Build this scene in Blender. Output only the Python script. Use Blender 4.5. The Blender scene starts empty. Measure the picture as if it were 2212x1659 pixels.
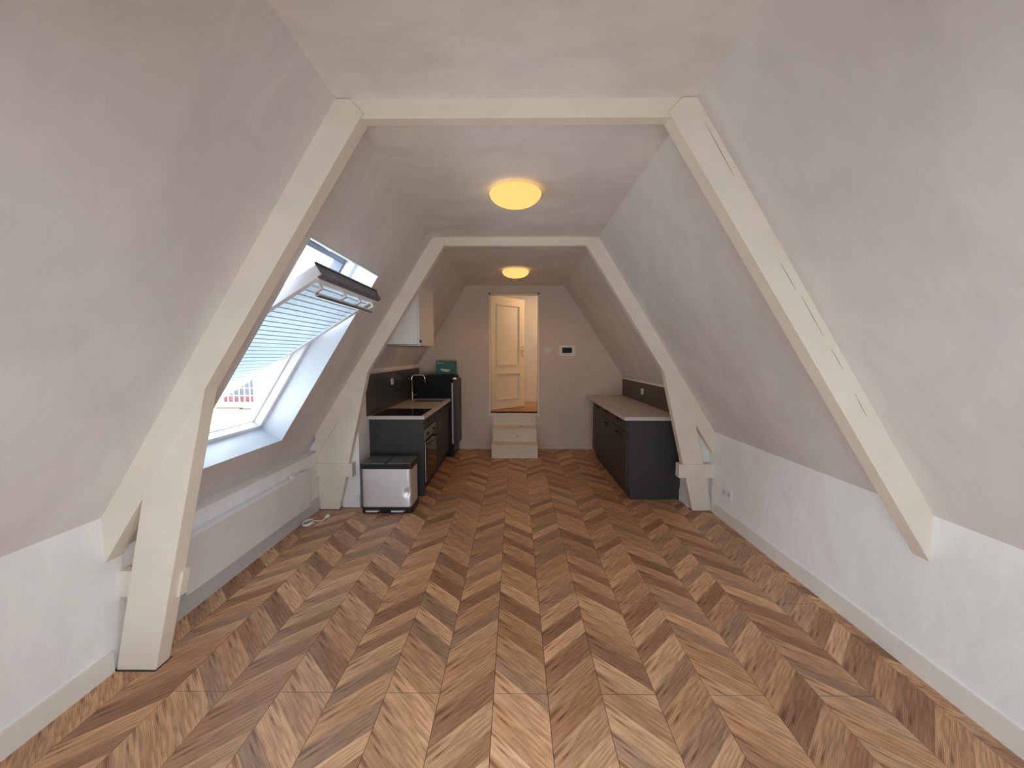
import bpy, bmesh, math, random
from mathutils import Vector, Matrix
random.seed(7)
SC = bpy.context.scene
COL = SC.collection

# ---------------------------------------------------------------- camera
# focal length 835 px on a 2212 px wide frame, pitched 4.2 deg down, eye height 1.55 m
cam_d = bpy.data.cameras.new('camera')
cam_d.sensor_fit = 'HORIZONTAL'; cam_d.sensor_width = 36.0
cam_d.lens = 36.0 * 835.0 / 2212.0
cam_d.clip_start = 0.02; cam_d.clip_end = 200
cam = bpy.data.objects.new('camera', cam_d); COL.objects.link(cam)
cam.location = (0, 0, 1.55)
cam.rotation_euler = (math.radians(90 - 4.212), 0, math.radians(0.479))
SC.camera = cam

# ---------------------------------------------------------------- sky, exposure
world = bpy.data.worlds.new('overcast_sky'); SC.world = world; world.use_nodes = True
_bg = world.node_tree.nodes['Background']
_bg.inputs[0].default_value = (0.86, 0.935, 1.0, 1)
_bg.inputs[1].default_value = 8.6
SC.view_settings.view_transform = 'Standard'
SC.view_settings.look = 'None'
SC.view_settings.gamma = 1.0
SC.view_settings.use_curve_mapping = False
SC.view_settings.exposure = 0.0
SC.cycles.max_bounces = 10; SC.cycles.diffuse_bounces = 7; SC.cycles.glossy_bounces = 4
SC.cycles.transmission_bounces = 6; SC.cycles.transparent_max_bounces = 8
SC.cycles.use_denoising = True
SC.cycles.sample_clamp_indirect = 6.0
SC.cycles.caustics_reflective = False; SC.cycles.caustics_refractive = False

# ---------------------------------------------------------------- room measures
ZC = 2.68; XC = 0.79; SL = 1.6            # ceiling height, half width, roof slope
Y0 = -0.95; YB = 6.34                       # rear gable behind the camera, kitchen end wall
XR = 1.965; XL = -1.98                     # knee walls
WIN = (0.575, 2.167, 2.11, 3.15)           # skylight opening: s0,s1 (down the slope), y0,y1
RWIN = (-1.05, 1.05, 0.15, 1.30)           # unseen gable window, sized for the light it gives
DN = Vector((-1/SL, 0, -1)).normalized(); NN = Vector((DN.z, 0, -DN.x))
def SP(s, y, off=0.0):                     # point of the left roof slope
    return Vector((-XC, y, ZC)) + DN*s + NN*off

# two unseen roof windows, added to light the near half of the room, behind the camera: side, s0, s1, y0, y1
BACKWIN = [(-1, 0.55, 2.15, -0.85, 0.55), (1, 0.65, 2.00, -0.85, 0.45)]
def portal(name, loc, rot, sx, sy):
    l = bpy.data.lights.new(name, 'AREA'); l.shape = 'RECTANGLE'; l.size = sx; l.size_y = sy
    l.cycles.is_portal = True
    o = bpy.data.objects.new(name, l); COL.objects.link(o); o.location = loc; o.rotation_euler = rot
    return o
portal('gable_window_daylight', (0, Y0-0.06, (RWIN[2]+RWIN[3])/2), (math.radians(90), 0, math.radians(0)), RWIN[1]-RWIN[0], RWIN[3]-RWIN[2])
_p = portal('skylight_daylight', SP(1.37, 2.63, 0.30), (0, 0, 0), 1.04, 1.6)
_zx = NN.copy(); _yy = DN.copy(); _xx = _yy.cross(_zx)
_p.rotation_euler = Matrix((_xx, _yy, _zx)).transposed().to_euler()

for _sd, _a, _b, _c, _d in BACKWIN:
    _q = SP((_a+_b)/2, (_c+_d)/2, 0.22); _q.x *= -_sd
    _p = portal('added_roof_daylight', _q, (0, 0, 0), _d-_c, _b-_a)
    _zx = Vector((NN.x*-_sd, 0, NN.z)); _yy = Vector((DN.x*-_sd, 0, DN.z)); _xx = _yy.cross(_zx)
    _p.rotation_euler = Matrix((_xx, _yy, _zx)).transposed().to_euler()

# ---------------------------------------------------------------- materials
def NT(name):
    m = bpy.data.materials.new(name); m.use_nodes = True
    nt = m.node_tree; b = nt.nodes['Principled BSDF']
    return m, nt, b
def node(nt, t, **kw):
    n = nt.nodes.new(t)
    for k, v in kw.items(): setattr(n, k, v)
    return n
def mixrgb(nt, fac, a, b, blend='MIX'):
    n = node(nt, 'ShaderNodeMix', data_type='RGBA', blend_type=blend)
    for i, v in ((0, fac), (6, a), (7, b)):
        if hasattr(v, 'links'): nt.links.new(v, n.inputs[i])
        else: n.inputs[i].default_value = v if not isinstance(v, tuple) else (*v, 1)
    return n.outputs[2]
def ramp(nt, src, pts):
    r = node(nt, 'ShaderNodeValToRGB'); nt.links.new(src, r.inputs[0])
    e = r.color_ramp.elements
    while len(e) < len(pts): e.new(0.5)
    for el, (p, c) in zip(e, pts): el.position = p; el.color = (*c, 1) if len(c) == 3 else c
    return r.outputs[0]
def noise(nt, vec, scale, detail=4, rough=0.5, dist=0.0):
    n = node(nt, 'ShaderNodeTexNoise'); n.inputs['Scale'].default_value = scale
    n.inputs['Detail'].default_value = detail; n.inputs['Roughness'].default_value = rough
    n.inputs['Distortion'].default_value = dist
    if vec is not None: nt.links.new(vec, n.inputs['Vector'])
    return n.outputs[0]
def mapping(nt, vec, scale):
    n = node(nt, 'ShaderNodeMapping'); n.inputs['Scale'].default_value = scale
    nt.links.new(vec, n.inputs[0]); return n.outputs[0]
def bump(nt, b, h, strength, dist=0.002):
    n = node(nt, 'ShaderNodeBump'); n.inputs['Strength'].default_value = strength; n.inputs['Distance'].default_value = dist
    nt.links.new(h, n.inputs['Height']); nt.links.new(n.outputs[0], b.inputs['Normal'])
def plain(name, col, rough=0.5, metal=0.0, vary=0.06, scale=6.0, bstr=0.0, bscale=200.0, spec=0.5, emit=None, estr=0):
    m, nt, b = NT(name)
    g = node(nt, 'ShaderNodeNewGeometry').outputs['Position']
    n = noise(nt, g, scale, 4)
    c0 = tuple(max(0, x*(1-vary)) for x in col); c1 = tuple(min(1, x*(1+vary)) for x in col)
    nt.links.new(ramp(nt, n, [(0.3, c0), (0.7, c1)]), b.inputs['Base Color'])
    b.inputs['Roughness'].default_value = rough; b.inputs['Metallic'].default_value = metal
    b.inputs['Specular IOR Level'].default_value = spec
    if bstr: bump(nt, b, noise(nt, g, bscale, 3), bstr)
    if emit:
        b.inputs['Emission Color'].default_value = (*emit, 1); b.inputs['Emission Strength'].default_value = estr
    return m

def plaster(name, col, patch=0.05):
    # rolled emulsion with slightly uneven touch-up patches
    m, nt, b = NT(name)
    g = node(nt, 'ShaderNodeNewGeometry').outputs['Position']
    big = noise(nt, mapping(nt, g, (1.0, 1.6, 1.0)), 1.7, 3, 0.55, 0.6)
    med = noise(nt, mapping(nt, g, (1.0, 2.2, 1.0)), 4.5, 2, 0.5, 1.2)
    c0 = tuple(x*(1-patch) for x in col); c1 = tuple(min(1, x*(1+patch*0.6)) for x in col)
    a = ramp(nt, big, [(0.40, c0), (0.60, c1)])
    p = ramp(nt, med, [(0.47, (0.965, 0.955, 0.96)), (0.53, (1, 1, 1))])
    nt.links.new(mixrgb(nt, 0.5, a, p, 'MULTIPLY'), b.inputs['Base Color'])
    b.inputs['Roughness'].default_value = 0.78; b.inputs['Specular IOR Level'].default_value = 0.25
    bump(nt, b, noise(nt, g, 170, 3, 0.6), 0.10, 0.001)
    return m
M = {}
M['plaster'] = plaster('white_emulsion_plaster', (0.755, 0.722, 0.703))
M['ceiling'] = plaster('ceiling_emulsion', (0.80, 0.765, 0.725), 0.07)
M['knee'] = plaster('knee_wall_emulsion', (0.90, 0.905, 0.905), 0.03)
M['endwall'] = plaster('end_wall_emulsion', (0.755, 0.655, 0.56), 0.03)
M['hall'] = plaster('hall_emulsion', (0.84, 0.77, 0.66), 0.03)
M['beam'] = plain('painted_timber', (0.82, 0.75, 0.645), 0.55, vary=0.05, scale=4, bstr=0.25, bscale=60)
M['trim'] = plain('cream_trim_paint', (0.80, 0.77, 0.71), 0.45, vary=0.03)
M['winwhite'] = plain('white_window_lacquer', (0.86, 0.87, 0.90), 0.35, vary=0.02)
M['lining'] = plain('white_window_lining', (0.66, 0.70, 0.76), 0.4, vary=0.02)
M['clad'] = plain('shaded_dark_cladding', (0.11, 0.13, 0.18), 0.4, vary=0.1)
M['gasket'] = plain('charcoal_gasket', (0.16, 0.17, 0.20), 0.7, vary=0.35, scale=30)
M['alu'] = plain('brushed_aluminium', (0.62, 0.60, 0.58), 0.32, 1.0, vary=0.05)
M['chrome'] = plain('polished_chrome', (0.80, 0.80, 0.80), 0.12, 1.0, vary=0.02)
M['steel'] = plain('brushed_steel', (0.88, 0.89, 0.93), 0.48, 0.85, vary=0.04, scale=3)
M['sinksteel'] = plain('sink_steel', (0.45, 0.43, 0.40), 0.35, 1.0, vary=0.05)
M['heater'] = plain('heater_enamel', (0.80, 0.79, 0.78), 0.4, vary=0.02)
M['skirtshade'] = plain('shaded_white_skirting', (0.60, 0.60, 0.60), 0.5, vary=0.03)  # greyed trim white: the heater's shade is put into the colour
M['plastic'] = plain('white_plastic', (0.84, 0.83, 0.81), 0.35, vary=0.02)
M['cable'] = plain('white_cable', (0.86, 0.85, 0.82), 0.4, vary=0.03)
M['black'] = plain('black_plastic', (0.012, 0.012, 0.013), 0.35, vary=0.1)
M['lid'] = plain('dark_grey_lid', (0.105, 0.112, 0.122), 0.42, vary=0.08)
M['anth'] = plain('anthracite_laminate', (0.036, 0.036, 0.036), 0.55, vary=0.06, scale=10, bstr=0.05)
M['anthfront'] = plain('anthracite_front', (0.034, 0.029, 0.027), 0.5, vary=0.06, scale=10)
M['handle'] = plain('matt_black_pull', (0.008, 0.008, 0.008), 0.45, vary=0.1)
M['top'] = plain('light_stone_worktop', (0.60, 0.57, 0.54), 0.42, vary=0.05, scale=40)
M['splash'] = plain('anthracite_backsplash', (0.055, 0.062, 0.068), 0.32, vary=0.08, scale=5)
M['splashbrown'] = plain('brown_backsplash', (0.075, 0.060, 0.050), 0.42, vary=0.12, scale=5)
M['hob'] = plain('black_hob_glass', (0.006, 0.006, 0.007), 0.06, vary=0.05)
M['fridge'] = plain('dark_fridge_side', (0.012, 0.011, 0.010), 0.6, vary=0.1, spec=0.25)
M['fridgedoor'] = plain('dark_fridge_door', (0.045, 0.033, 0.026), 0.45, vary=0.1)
M['rubber'] = plain('white_gasket', (0.62, 0.60, 0.57), 0.5, vary=0.03)
M['teal'] = plain('teal_card', (0.045, 0.205, 0.185), 0.55, vary=0.06)
M['print'] = plain('pale_print', (0.75, 0.76, 0.74), 0.6, vary=0.02)
M['screen'] = plain('dark_screen', (0.012, 0.009, 0.008), 0.15, vary=0.05)
M['step'] = plain('painted_steps', (0.80, 0.71, 0.58), 0.5, vary=0.04, scale=5)
M['door'] = plain('cream_door_paint', (0.84, 0.76, 0.60), 0.42, vary=0.02)
M['grime_shade'] = plain('dark_grime_and_shade', (0.05, 0.04, 0.035), 0.8)
M['crack'] = plain('cracked_paint', (0.30, 0.24, 0.18), 0.8)
M['groove'] = plain('dark_joint', (0.10, 0.055, 0.032), 0.7)
M['sub'] = plain('dark_subfloor', (0.045, 0.024, 0.014), 0.9)
M['render'] = plain('white_render', (0.82, 0.82, 0.80), 0.8, vary=0.03)
M['yellow'] = plain('pale_yellow_moulding', (0.21, 0.19, 0.09), 0.7, vary=0.03)
M['curtain'] = plain('red_pane', (0.09, 0.014, 0.018), 0.5, vary=0.5, scale=9)
M['bluepane'] = plain('dark_blue_pane', (0.03, 0.035, 0.055), 0.3, vary=0.3, scale=9)
M['oven'] = plain('dark_oven_glass', (0.012, 0.010, 0.009), 0.12, vary=0.1)
M['ovenpanel'] = plain('oven_steel_panel', (0.24, 0.23, 0.20), 0.4, 0.6, vary=0.05)
M['rooftile'] = plain('grey_roof_outside', (0.25, 0.24, 0.24), 0.8)

def glass_mat():
    m, nt, b = NT('window_glass')
    tr = node(nt, 'ShaderNodeBsdfTransparent'); tr.inputs[0].default_value = (0.93, 0.96, 0.97, 1)
    gl = node(nt, 'ShaderNodeBsdfGlossy'); gl.inputs['Roughness'].default_value = 0.02
    fr = node(nt, 'ShaderNodeFresnel'); fr.inputs[0].default_value = 1.45
    mx = node(nt, 'ShaderNodeMixShader'); nt.links.new(fr.outputs[0], mx.inputs[0])
    nt.links.new(tr.outputs[0], mx.inputs[1]); nt.links.new(gl.outputs[0], mx.inputs[2])
    nt.links.new(mx.outputs[0], nt.nodes['Material Output'].inputs[0]); nt.nodes.remove(b)
    return m
M['glass'] = glass_mat()

def blind_mat():
    m, nt, b = NT('pale_blue_pleated_fabric')
    g = node(nt, 'ShaderNodeNewGeometry').outputs['Position']
    c = ramp(nt, noise(nt, g, 40, 3), [(0.3, (0.60, 0.70, 0.78)), (0.7, (0.66, 0.76, 0.83))])
    d = node(nt, 'ShaderNodeBsdfDiffuse'); t = node(nt, 'ShaderNodeBsdfTranslucent')
    nt.links.new(c, d.inputs[0]); nt.links.new(c, t.inputs[0])
    mx = node(nt, 'ShaderNodeMixShader'); mx.inputs[0].default_value = 0.36
    nt.links.new(d.outputs[0], mx.inputs[1]); nt.links.new(t.outputs[0], mx.inputs[2])
    nt.links.new(mx.outputs[0], nt.nodes['Material Output'].inputs[0]); nt.nodes.remove(b)
    return m
M['blind'] = blind_mat()
M['seam'] = plain('blind_shadow_seam', (0.50, 0.59, 0.66), 0.7, vary=0.03)

def shade_mat():
    # lit opal glass: gives off light itself and lets part of the bulb's light straight through
    m, nt, b = NT('lit_opal_glass')
    e = node(nt, 'ShaderNodeEmission'); e.inputs[0].default_value = (1.0, 0.60, 0.19, 1); e.inputs[1].default_value = 1.25
    t = node(nt, 'ShaderNodeBsdfTransparent'); t.inputs[0].default_value = (1.0, 0.80, 0.5, 1)
    mx = node(nt, 'ShaderNodeMixShader'); mx.inputs[0].default_value = 0.06
    nt.links.new(e.outputs[0], mx.inputs[1]); nt.links.new(t.outputs[0], mx.inputs[2])
    nt.links.new(mx.outputs[0], nt.nodes['Material Output'].inputs[0]); nt.nodes.remove(b)
    return m
M['shade'] = shade_mat()

def wood_mat():
    m, nt, b = NT('oak_chevron_laminate')
    uv = node(nt, 'ShaderNodeUVMap'); uv.uv_map = 'grain'
    at = node(nt, 'ShaderNodeAttribute'); at.attribute_name = 'tone'
    u = uv.outputs[0]
    fine = noise(nt, mapping(nt, u, (4.5, 75.0, 1)), 1.0, 4, 0.55, 0.3)
    broad = noise(nt, mapping(nt, u, (1.3, 6.5, 1)), 1.0, 4, 0.55, 0.8)
    # cathedral rings on some pieces
    w = node(nt, 'ShaderNodeTexWave'); w.wave_type = 'BANDS'; w.bands_direction = 'Y'
    nt.links.new(mapping(nt, u, (2.6, 5.5, 1)), w.inputs['Vector'])
    w.inputs['Scale'].default_value = 1.0; w.inputs['Distortion'].default_value = 7.0
    w.inputs['Detail'].default_value = 1.5; w.inputs['Detail Scale'].default_value = 0.7
    patch = ramp(nt, noise(nt, mapping(nt, u, (0.7, 2.2, 1)), 1.0, 2), [(0.44, (0, 0, 0)), (0.56, (1, 1, 1))])
    k = node(nt, 'ShaderNodeTexVoronoi', voronoi_dimensions='2D'); k.inputs['Scale'].default_value = 1.0
    nt.links.new(mapping(nt, u, (0.8, 2.0, 1)), k.inputs['Vector'])
    knot = ramp(nt, k.outputs['Distance'], [(0.02, (0.20, 0.13, 0.09)), (0.05, (0.55, 0.45, 0.38)), (0.13, (1, 1, 1))])
    c = mixrgb(nt, 1.0, at.outputs['Color'], ramp(nt, fine, [(0.30, (0.82, 0.78, 0.74)), (0.62, (1.10, 1.10, 1.10))]), 'MULTIPLY')
    c = mixrgb(nt, 0.9, c, ramp(nt, broad, [(0.32, (0.52, 0.45, 0.40)), (0.56, (1.15, 1.15, 1.15))]), 'MULTIPLY')
    rings = mixrgb(nt, patch, (1.0, 1.0, 1.0), ramp(nt, w.outputs['Fac'], [(0.25, (0.62, 0.55, 0.5)), (0.6, (1.1, 1.1, 1.1))]))
    c = mixrgb(nt, 0.75, c, rings, 'MULTIPLY')
    c = mixrgb(nt, 0.8, c, knot, 'MULTIPLY')
    nt.links.new(c, b.inputs['Base Color'])
    b.inputs['Roughness'].default_value = 0.42; b.inputs['Specular IOR Level'].default_value = 0.45
    bump(nt, b, fine, 0.15, 0.0006)
    return m
M['wood'] = wood_mat()

# ---------------------------------------------------------------- object helpers
WL = {}                                       # world position of every object's origin
def props(o, label=None, cat=None, group=None, kind=None):
    if label: o['label'] = label
    if cat: o['category'] = cat
    if group: o['group'] = group
    if kind: o['kind'] = kind
    return o
def thing(name, loc, label, cat, group=None):
    o = bpy.data.objects.new(name, None); COL.objects.link(o); o.empty_display_size = 0.1
    o.location = loc; WL[o] = Vector(loc)
    return props(o, label, cat, group)
def link(bm, name, mat, parent=None, smooth=False, bevel=0.0, kind=None, label=None, cat=None, group=None):
    if bevel:
        es = [e for e in bm.edges if len(e.link_faces) == 2 and e.calc_face_angle(0) > 0.5]
        bmesh.ops.bevel(bm, geom=es, offset=bevel, segments=2, affect='EDGES', profile=0.6, clamp_overlap=True)
    bm.normal_update()
    vs = [v.co for v in bm.verts]
    lo = Vector((min(v.x for v in vs), min(v.y for v in vs), min(v.z for v in vs)))
    hi = Vector((max(v.x for v in vs), max(v.y for v in vs), max(v.z for v in vs)))
    c = Vector(((lo.x+hi.x)/2, (lo.y+hi.y)/2, lo.z))
    for v in bm.verts: v.co -= c
    me = bpy.data.meshes.new(name); bm.to_mesh(me); bm.free()
    if smooth:
        for p in me.polygons: p.use_smooth = True
    me.materials.append(M[mat] if isinstance(mat, str) else mat)
    o = bpy.data.objects.new(name, me); COL.objects.link(o)
    WL[o] = c
    if parent is not None:
        o.parent = parent; o.location = c - WL[parent]
    else:
        o.location = c
    return props(o, label, cat, group, kind)
def hexa(bm, pts):                            # eight corner points, bottom ring then top ring
    v = [bm.verts.new(p) for p in pts]
    for f in ((3, 2, 1, 0), (4, 5, 6, 7), (0, 1, 5, 4), (1, 2, 6, 5), (2, 3, 7, 6), (3, 0, 4, 7)):
        bm.faces.new([v[i] for i in f])
def bx(bm, x0, x1, y0, y1, z0, z1):
    x0, x1 = sorted((x0, x1)); y0, y1 = sorted((y0, y1)); z0, z1 = sorted((z0, z1))
    hexa(bm, [(x0, y0, z0), (x1, y0, z0), (x1, y1, z0), (x0, y1, z0), (x0, y0, z1), (x1, y0, z1), (x1, y1, z1), (x0, y1, z1)])
    return bm
def B(*a):
    bm = bmesh.new()
    if a and isinstance(a[0], (tuple, list)):
        for q in a: bx(bm, *q)
    elif a: bx(bm, *a)
    return bm
def prism(bm, poly, lo, hi, axis='y'):        # extrude a polygon; poly coordinates are the other two axes in order
    def P(a, b, t): return {'y': (a, t, b), 'x': (t, a, b), 'z': (a, b, t)}[axis]
    n = len(poly)
    A = [bm.verts.new(P(a, b, lo)) for a, b in poly]; C = [bm.verts.new(P(a, b, hi)) for a, b in poly]
    fs = [bm.faces.new(A), bm.faces.new(C)]
    for i in range(n): fs.append(bm.faces.new((A[i], A[(i+1) % n], C[(i+1) % n], C[i])))
    bmesh.ops.recalc_face_normals(bm, faces=fs)
    return bm
def PR(poly, lo, hi, axis='y'): return prism(bmesh.new(), poly, lo, hi, axis)
def lathe(bm, prof, cx, cy, n=40):            # prof: (r, z) from one end to the other
    rings = []
    for r, z in prof:
        if r < 1e-5: rings.append([bm.verts.new((cx, cy, z))])
        else: rings.append([bm.verts.new((cx+r*math.cos(2*math.pi*i/n), cy+r*math.sin(2*math.pi*i/n), z)) for i in range(n)])
    fs = []
    for a, b in zip(rings, rings[1:]):
        for i in range(n):
            j = (i+1) % n
            if len(a) == 1 and len(b) == 1: continue
            if len(a) == 1: fs.append(bm.faces.new((a[0], b[j], b[i])))
            elif len(b) == 1: fs.append(bm.faces.new((a[i], a[j], b[0])))
            else: fs.append(bm.faces.new((a[i], a[j], b[j], b[i])))
    bmesh.ops.recalc_face_normals(bm, faces=fs)
    return bm
def tube(bm, pts, r, n=10, caps=True):
    pts = [Vector(p) for p in pts]
    rings = []; up = None
    for i, p in enumerate(pts):
        t = (pts[min(i+1, len(pts)-1)] - pts[max(i-1, 0)]).normalized()
        if up is None:
            up = Vector((0, 0, 1)) if abs(t.z) < 0.9 else Vector((1, 0, 0))
        a = t.cross(up).normalized(); b = a.cross(t).normalized(); up = b
        rr = r[i] if isinstance(r, (list, tuple)) else r
        rings.append([bm.verts.new(p + (a*math.cos(2*math.pi*k/n) + b*math.sin(2*math.pi*k/n))*rr) for k in range(n)])
    for a, b in zip(rings, rings[1:]):
        for k in range(n): bm.faces.new((a[k], a[(k+1) % n], b[(k+1) % n], b[k]))
    if caps: bm.faces.new(rings[0][::-1]); bm.faces.new(rings[-1])
    return bm
def rrect(x0, x1, y0, y1, r, n=5):            # rounded rectangle outline
    out = []
    for cx, cy, a0 in ((x1-r, y1-r, 0), (x0+r, y1-r, 90), (x0+r, y0+r, 180), (x1-r, y0+r, 270)):
        for k in range(n+1):
            a = math.radians(a0 + 90*k/n); out.append((cx+r*math.cos(a), cy+r*math.sin(a)))
    return out
def xs(z, side=1): return side*(XC + (ZC-z)/SL)   # roof line

# ================================================================= SETTING
# ceiling, roof slopes, walls
link(B(-0.98, 0.98, Y0-0.1, YB+0.1, ZC, ZC+0.16), 'ceiling', 'ceiling', kind='structure')
def slopebox(bm, s0, s1, y0, y1, o0=0.0, o1=0.19):
    hexa(bm, [SP(s0, y0, o0), SP(s1, y0, o0), SP(s1, y1, o0), SP(s0, y1, o0), SP(s0, y0, o1), SP(s1, y0, o1), SP(s1, y1, o1), SP(s0, y1, o1)])
bm = bmesh.new(); s0, s1, wy0, wy1 = WIN; SE = 2.60
_, ba, bb, bc, bd = BACKWIN[0]
slopebox(bm, -0.12, SE, Y0-0.1, bc); slopebox(bm, -0.12, ba, bc, bd); slopebox(bm, bb, SE, bc, bd)
slopebox(bm, -0.12, SE, bd, wy0); slopebox(bm, -0.12, SE, wy1, YB+0.1)
slopebox(bm, -0.12, s0, wy0, wy1); slopebox(bm, s1, SE, wy0, wy1)
bmesh.ops.recalc_face_normals(bm, faces=bm.faces[:])
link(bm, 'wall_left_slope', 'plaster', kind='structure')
k = math.sqrt(1+SL*SL)
def rslope(x1, z1, y0, y1):
    d = Vector((x1-XC, z1-ZC)); d.normalize(); n = Vector((-d.y, d.x))
    a = Vector((XC, ZC)) - d*0.12; b = Vector((x1, z1)) + d*0.22
    return PR([tuple(a), tuple(b), tuple(b+n*0.19), tuple(a+n*0.19)], y0, y1)
bm = bmesh.new(); _, ba, bb, bc, bd = BACKWIN[1]
for q in ((-0.12, SE, Y0-0.1, bc), (-0.12, ba, bc, bd), (bb, SE, bc, bd), (-0.12, SE, bd, 3.82)): slopebox(bm, *q)
for v in bm.verts: v.co.x *= -1
bmesh.ops.recalc_face_normals(bm, faces=bm.faces[:])
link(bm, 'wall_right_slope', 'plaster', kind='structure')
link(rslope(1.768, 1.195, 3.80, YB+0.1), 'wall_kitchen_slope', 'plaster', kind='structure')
link(B(XR, XR+0.14, Y0-0.1, 3.86, -0.06, 0.80), 'wall_right', 'knee', kind='structure')
link(B(XL-0.12, XL, Y0-0.1, 1.86, -0.06, 0.785), 'wall_left', 'knee', kind='structure')
link(B(-2.20, -1.985, 1.86, 3.86, -0.06, 0.583), 'wall_left_under_skylight', 'knee', kind='structure')
# kitchen knee walls with their white ends behind the second truss
bm = PR([(-2.1, 0), (-2.1, 0.60), (-1.588, 1.44), (-1.588, 0)], 3.858, YB+0.05); prism(bm, [(-2.15, -0.06), (-2.15, 0), (-1.588, 0), (-1.588, -0.06)], 3.858, YB+0.05)
link(bm, 'wall_kitchen_left', 'knee', kind='structure')
link(PR([(2.08, -0.06), (2.08, 0.76), (1.768, 1.24), (1.768, -0.06)], 3.862, YB+0.05), 'wall_kitchen_right', 'knee', kind='structure')
# end wall with the raised doorway
DX0, DX1, DZ0, DZ1 = -0.428, 0.392, 0.605, 2.56
def endwall(y0, y1, hx0, hx1, hz0, hz1):
    bm = bmesh.new()
    za = min(2.76, 2.76+(hx0+0.92)*1.75) if hx0 < -0.92 else 2.76; zb = min(2.76, 2.76-(hx1-0.92)*1.75) if hx1 > 0.92 else 2.76
    prism(bm, [(-2.12, -0.06), (-2.12, 0.66)] + ([(-0.92, 2.76), (hx0, 2.76)] if hx0 > -0.92 else [(hx0, za)]) + [(hx0, -0.06)], y0, y1)
    prism(bm, [(2.12, -0.06), (2.12, 0.66)] + ([(0.92, 2.76), (hx1, 2.76)] if hx1 < 0.92 else [(hx1, zb)]) + [(hx1, -0.06)], y0, y1)
    prism(bm, [(hx0, hz1), (hx0, za)] + ([(-0.92, 2.76)] if hx0 < -0.92 else []) + ([(0.92, 2.76)] if hx1 > 0.92 else []) + [(hx1, zb), (hx1, hz1)], y0, y1); bx(bm, hx0, hx1, y0, y1, -0.06, hz0)
    return bm
link(endwall(YB, YB+0.14, DX0, DX1, DZ0, DZ1), 'wall_back', 'endwall', kind='structure')
link(endwall(Y0-0.14, Y0, *RWIN), 'wall_front', 'knee', kind='structure')
# unseen gable window behind the camera, put in for light
w2 = bpy.data.objects.new('window_2', None); COL.objects.link(w2); w2.location = (0, Y0, RWIN[2]); WL[w2] = Vector((0, Y0, RWIN[2])); w2['kind'] = 'structure'
a0, a1, b0, b1 = RWIN
link(B((a0, a0+0.06, Y0-0.12, Y0-0.04, b0, b1), (a1-0.06, a1, Y0-0.12, Y0-0.04, b0, b1), (a0, a1, Y0-0.12, Y0-0.04, b0, b0+0.06), (a0, a1, Y0-0.12, Y0-0.04, b1-0.06, b1), (-0.035, 0.035, Y0-0.12, Y0-0.04, b0, b1)), 'window_frame', 'winwhite', w2)
link(B(a0+0.06, -0.035, Y0-0.085, Y0-0.08, b0+0.06, b1-0.06), 'pane', 'glass', w2)
link(B(0.035, a1-0.06, Y0-0.085, Y0-0.08, b0+0.06, b1-0.06), 'pane', 'glass', w2)
link(B(a0-0.05, a1+0.05, Y0-0.02, Y0+0.10, b0-0.04, b0), 'window_sill', 'trim', w2, bevel=0.006)

for wn, (sd, ba, bb, bc, bd) in zip(('added_window_3', 'added_window_4'), BACKWIN):   # closed, unseen roof windows added for their light
    e = bpy.data.objects.new(wn, None); COL.objects.link(e); p = SP(bb, (bc+bd)/2); p.x *= -sd; e.location = p; WL[e] = p; e['kind'] = 'structure'
    def mir(items, name, mat):
        bm = bmesh.new()
        for q in items: slopebox(bm, *q)
        for v in bm.verts: v.co.x *= -sd
        bmesh.ops.recalc_face_normals(bm, faces=bm.faces[:]); return link(bm, name, mat, e)
    mir([(ba, ba+.06, bc, bd, .10, .19), (bb-.06, bb, bc, bd, .10, .19), (ba+.06, bb-.06, bc, bc+.06, .10, .19), (ba+.06, bb-.06, bd-.06, bd, .10, .19)], 'window_frame', 'winwhite')
    mir([(ba+.06, bb-.06, bc+.06, bd-.06, .15, .156)], 'pane', 'glass')

# ---------------------------------------------------------------- floor of chevron strips
CW = 0.2475; CX0 = -0.098; DYC = 0.231
SEQ = [0, .142, .31, .417, .575, .683, .797, .945, 1.07, 1.212]; PER = 1.315; YREF = 1.497
TONES = {'L': (0.70, 0.435, 0.255), 'M': (0.55, 0.315, 0.178), 'D': (0.40, 0.215, 0.12), 'G': (0.46, 0.285, 0.18), 'P': (0.60, 0.355, 0.20)}
PAT = {0: 'LDPGLPDLDL', 1: 'DLPDLDLDLP'}
def clip(poly, f):                             # keep where f(p) >= 0
    out = []
    for i, p in enumerate(poly):
        q = poly[(i+1) % len(poly)]; a, b = f(p), f(q)
        if a >= 0: out.append(p)
        if a*b < 0: t = a/(a-b); out.append((p[0]+(q[0]-p[0])*t, p[1]+(q[1]-p[1])*t))
    return out
def projpx(x, y):
    c, s = math.cos(math.radians(4.212)), math.sin(math.radians(4.212))
    d = y*c + 1.55*s
    if d < 0.1: return None
    return 1106+7+835*x/d, 829.5+835*(1.55*c - y*s)/d
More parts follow.
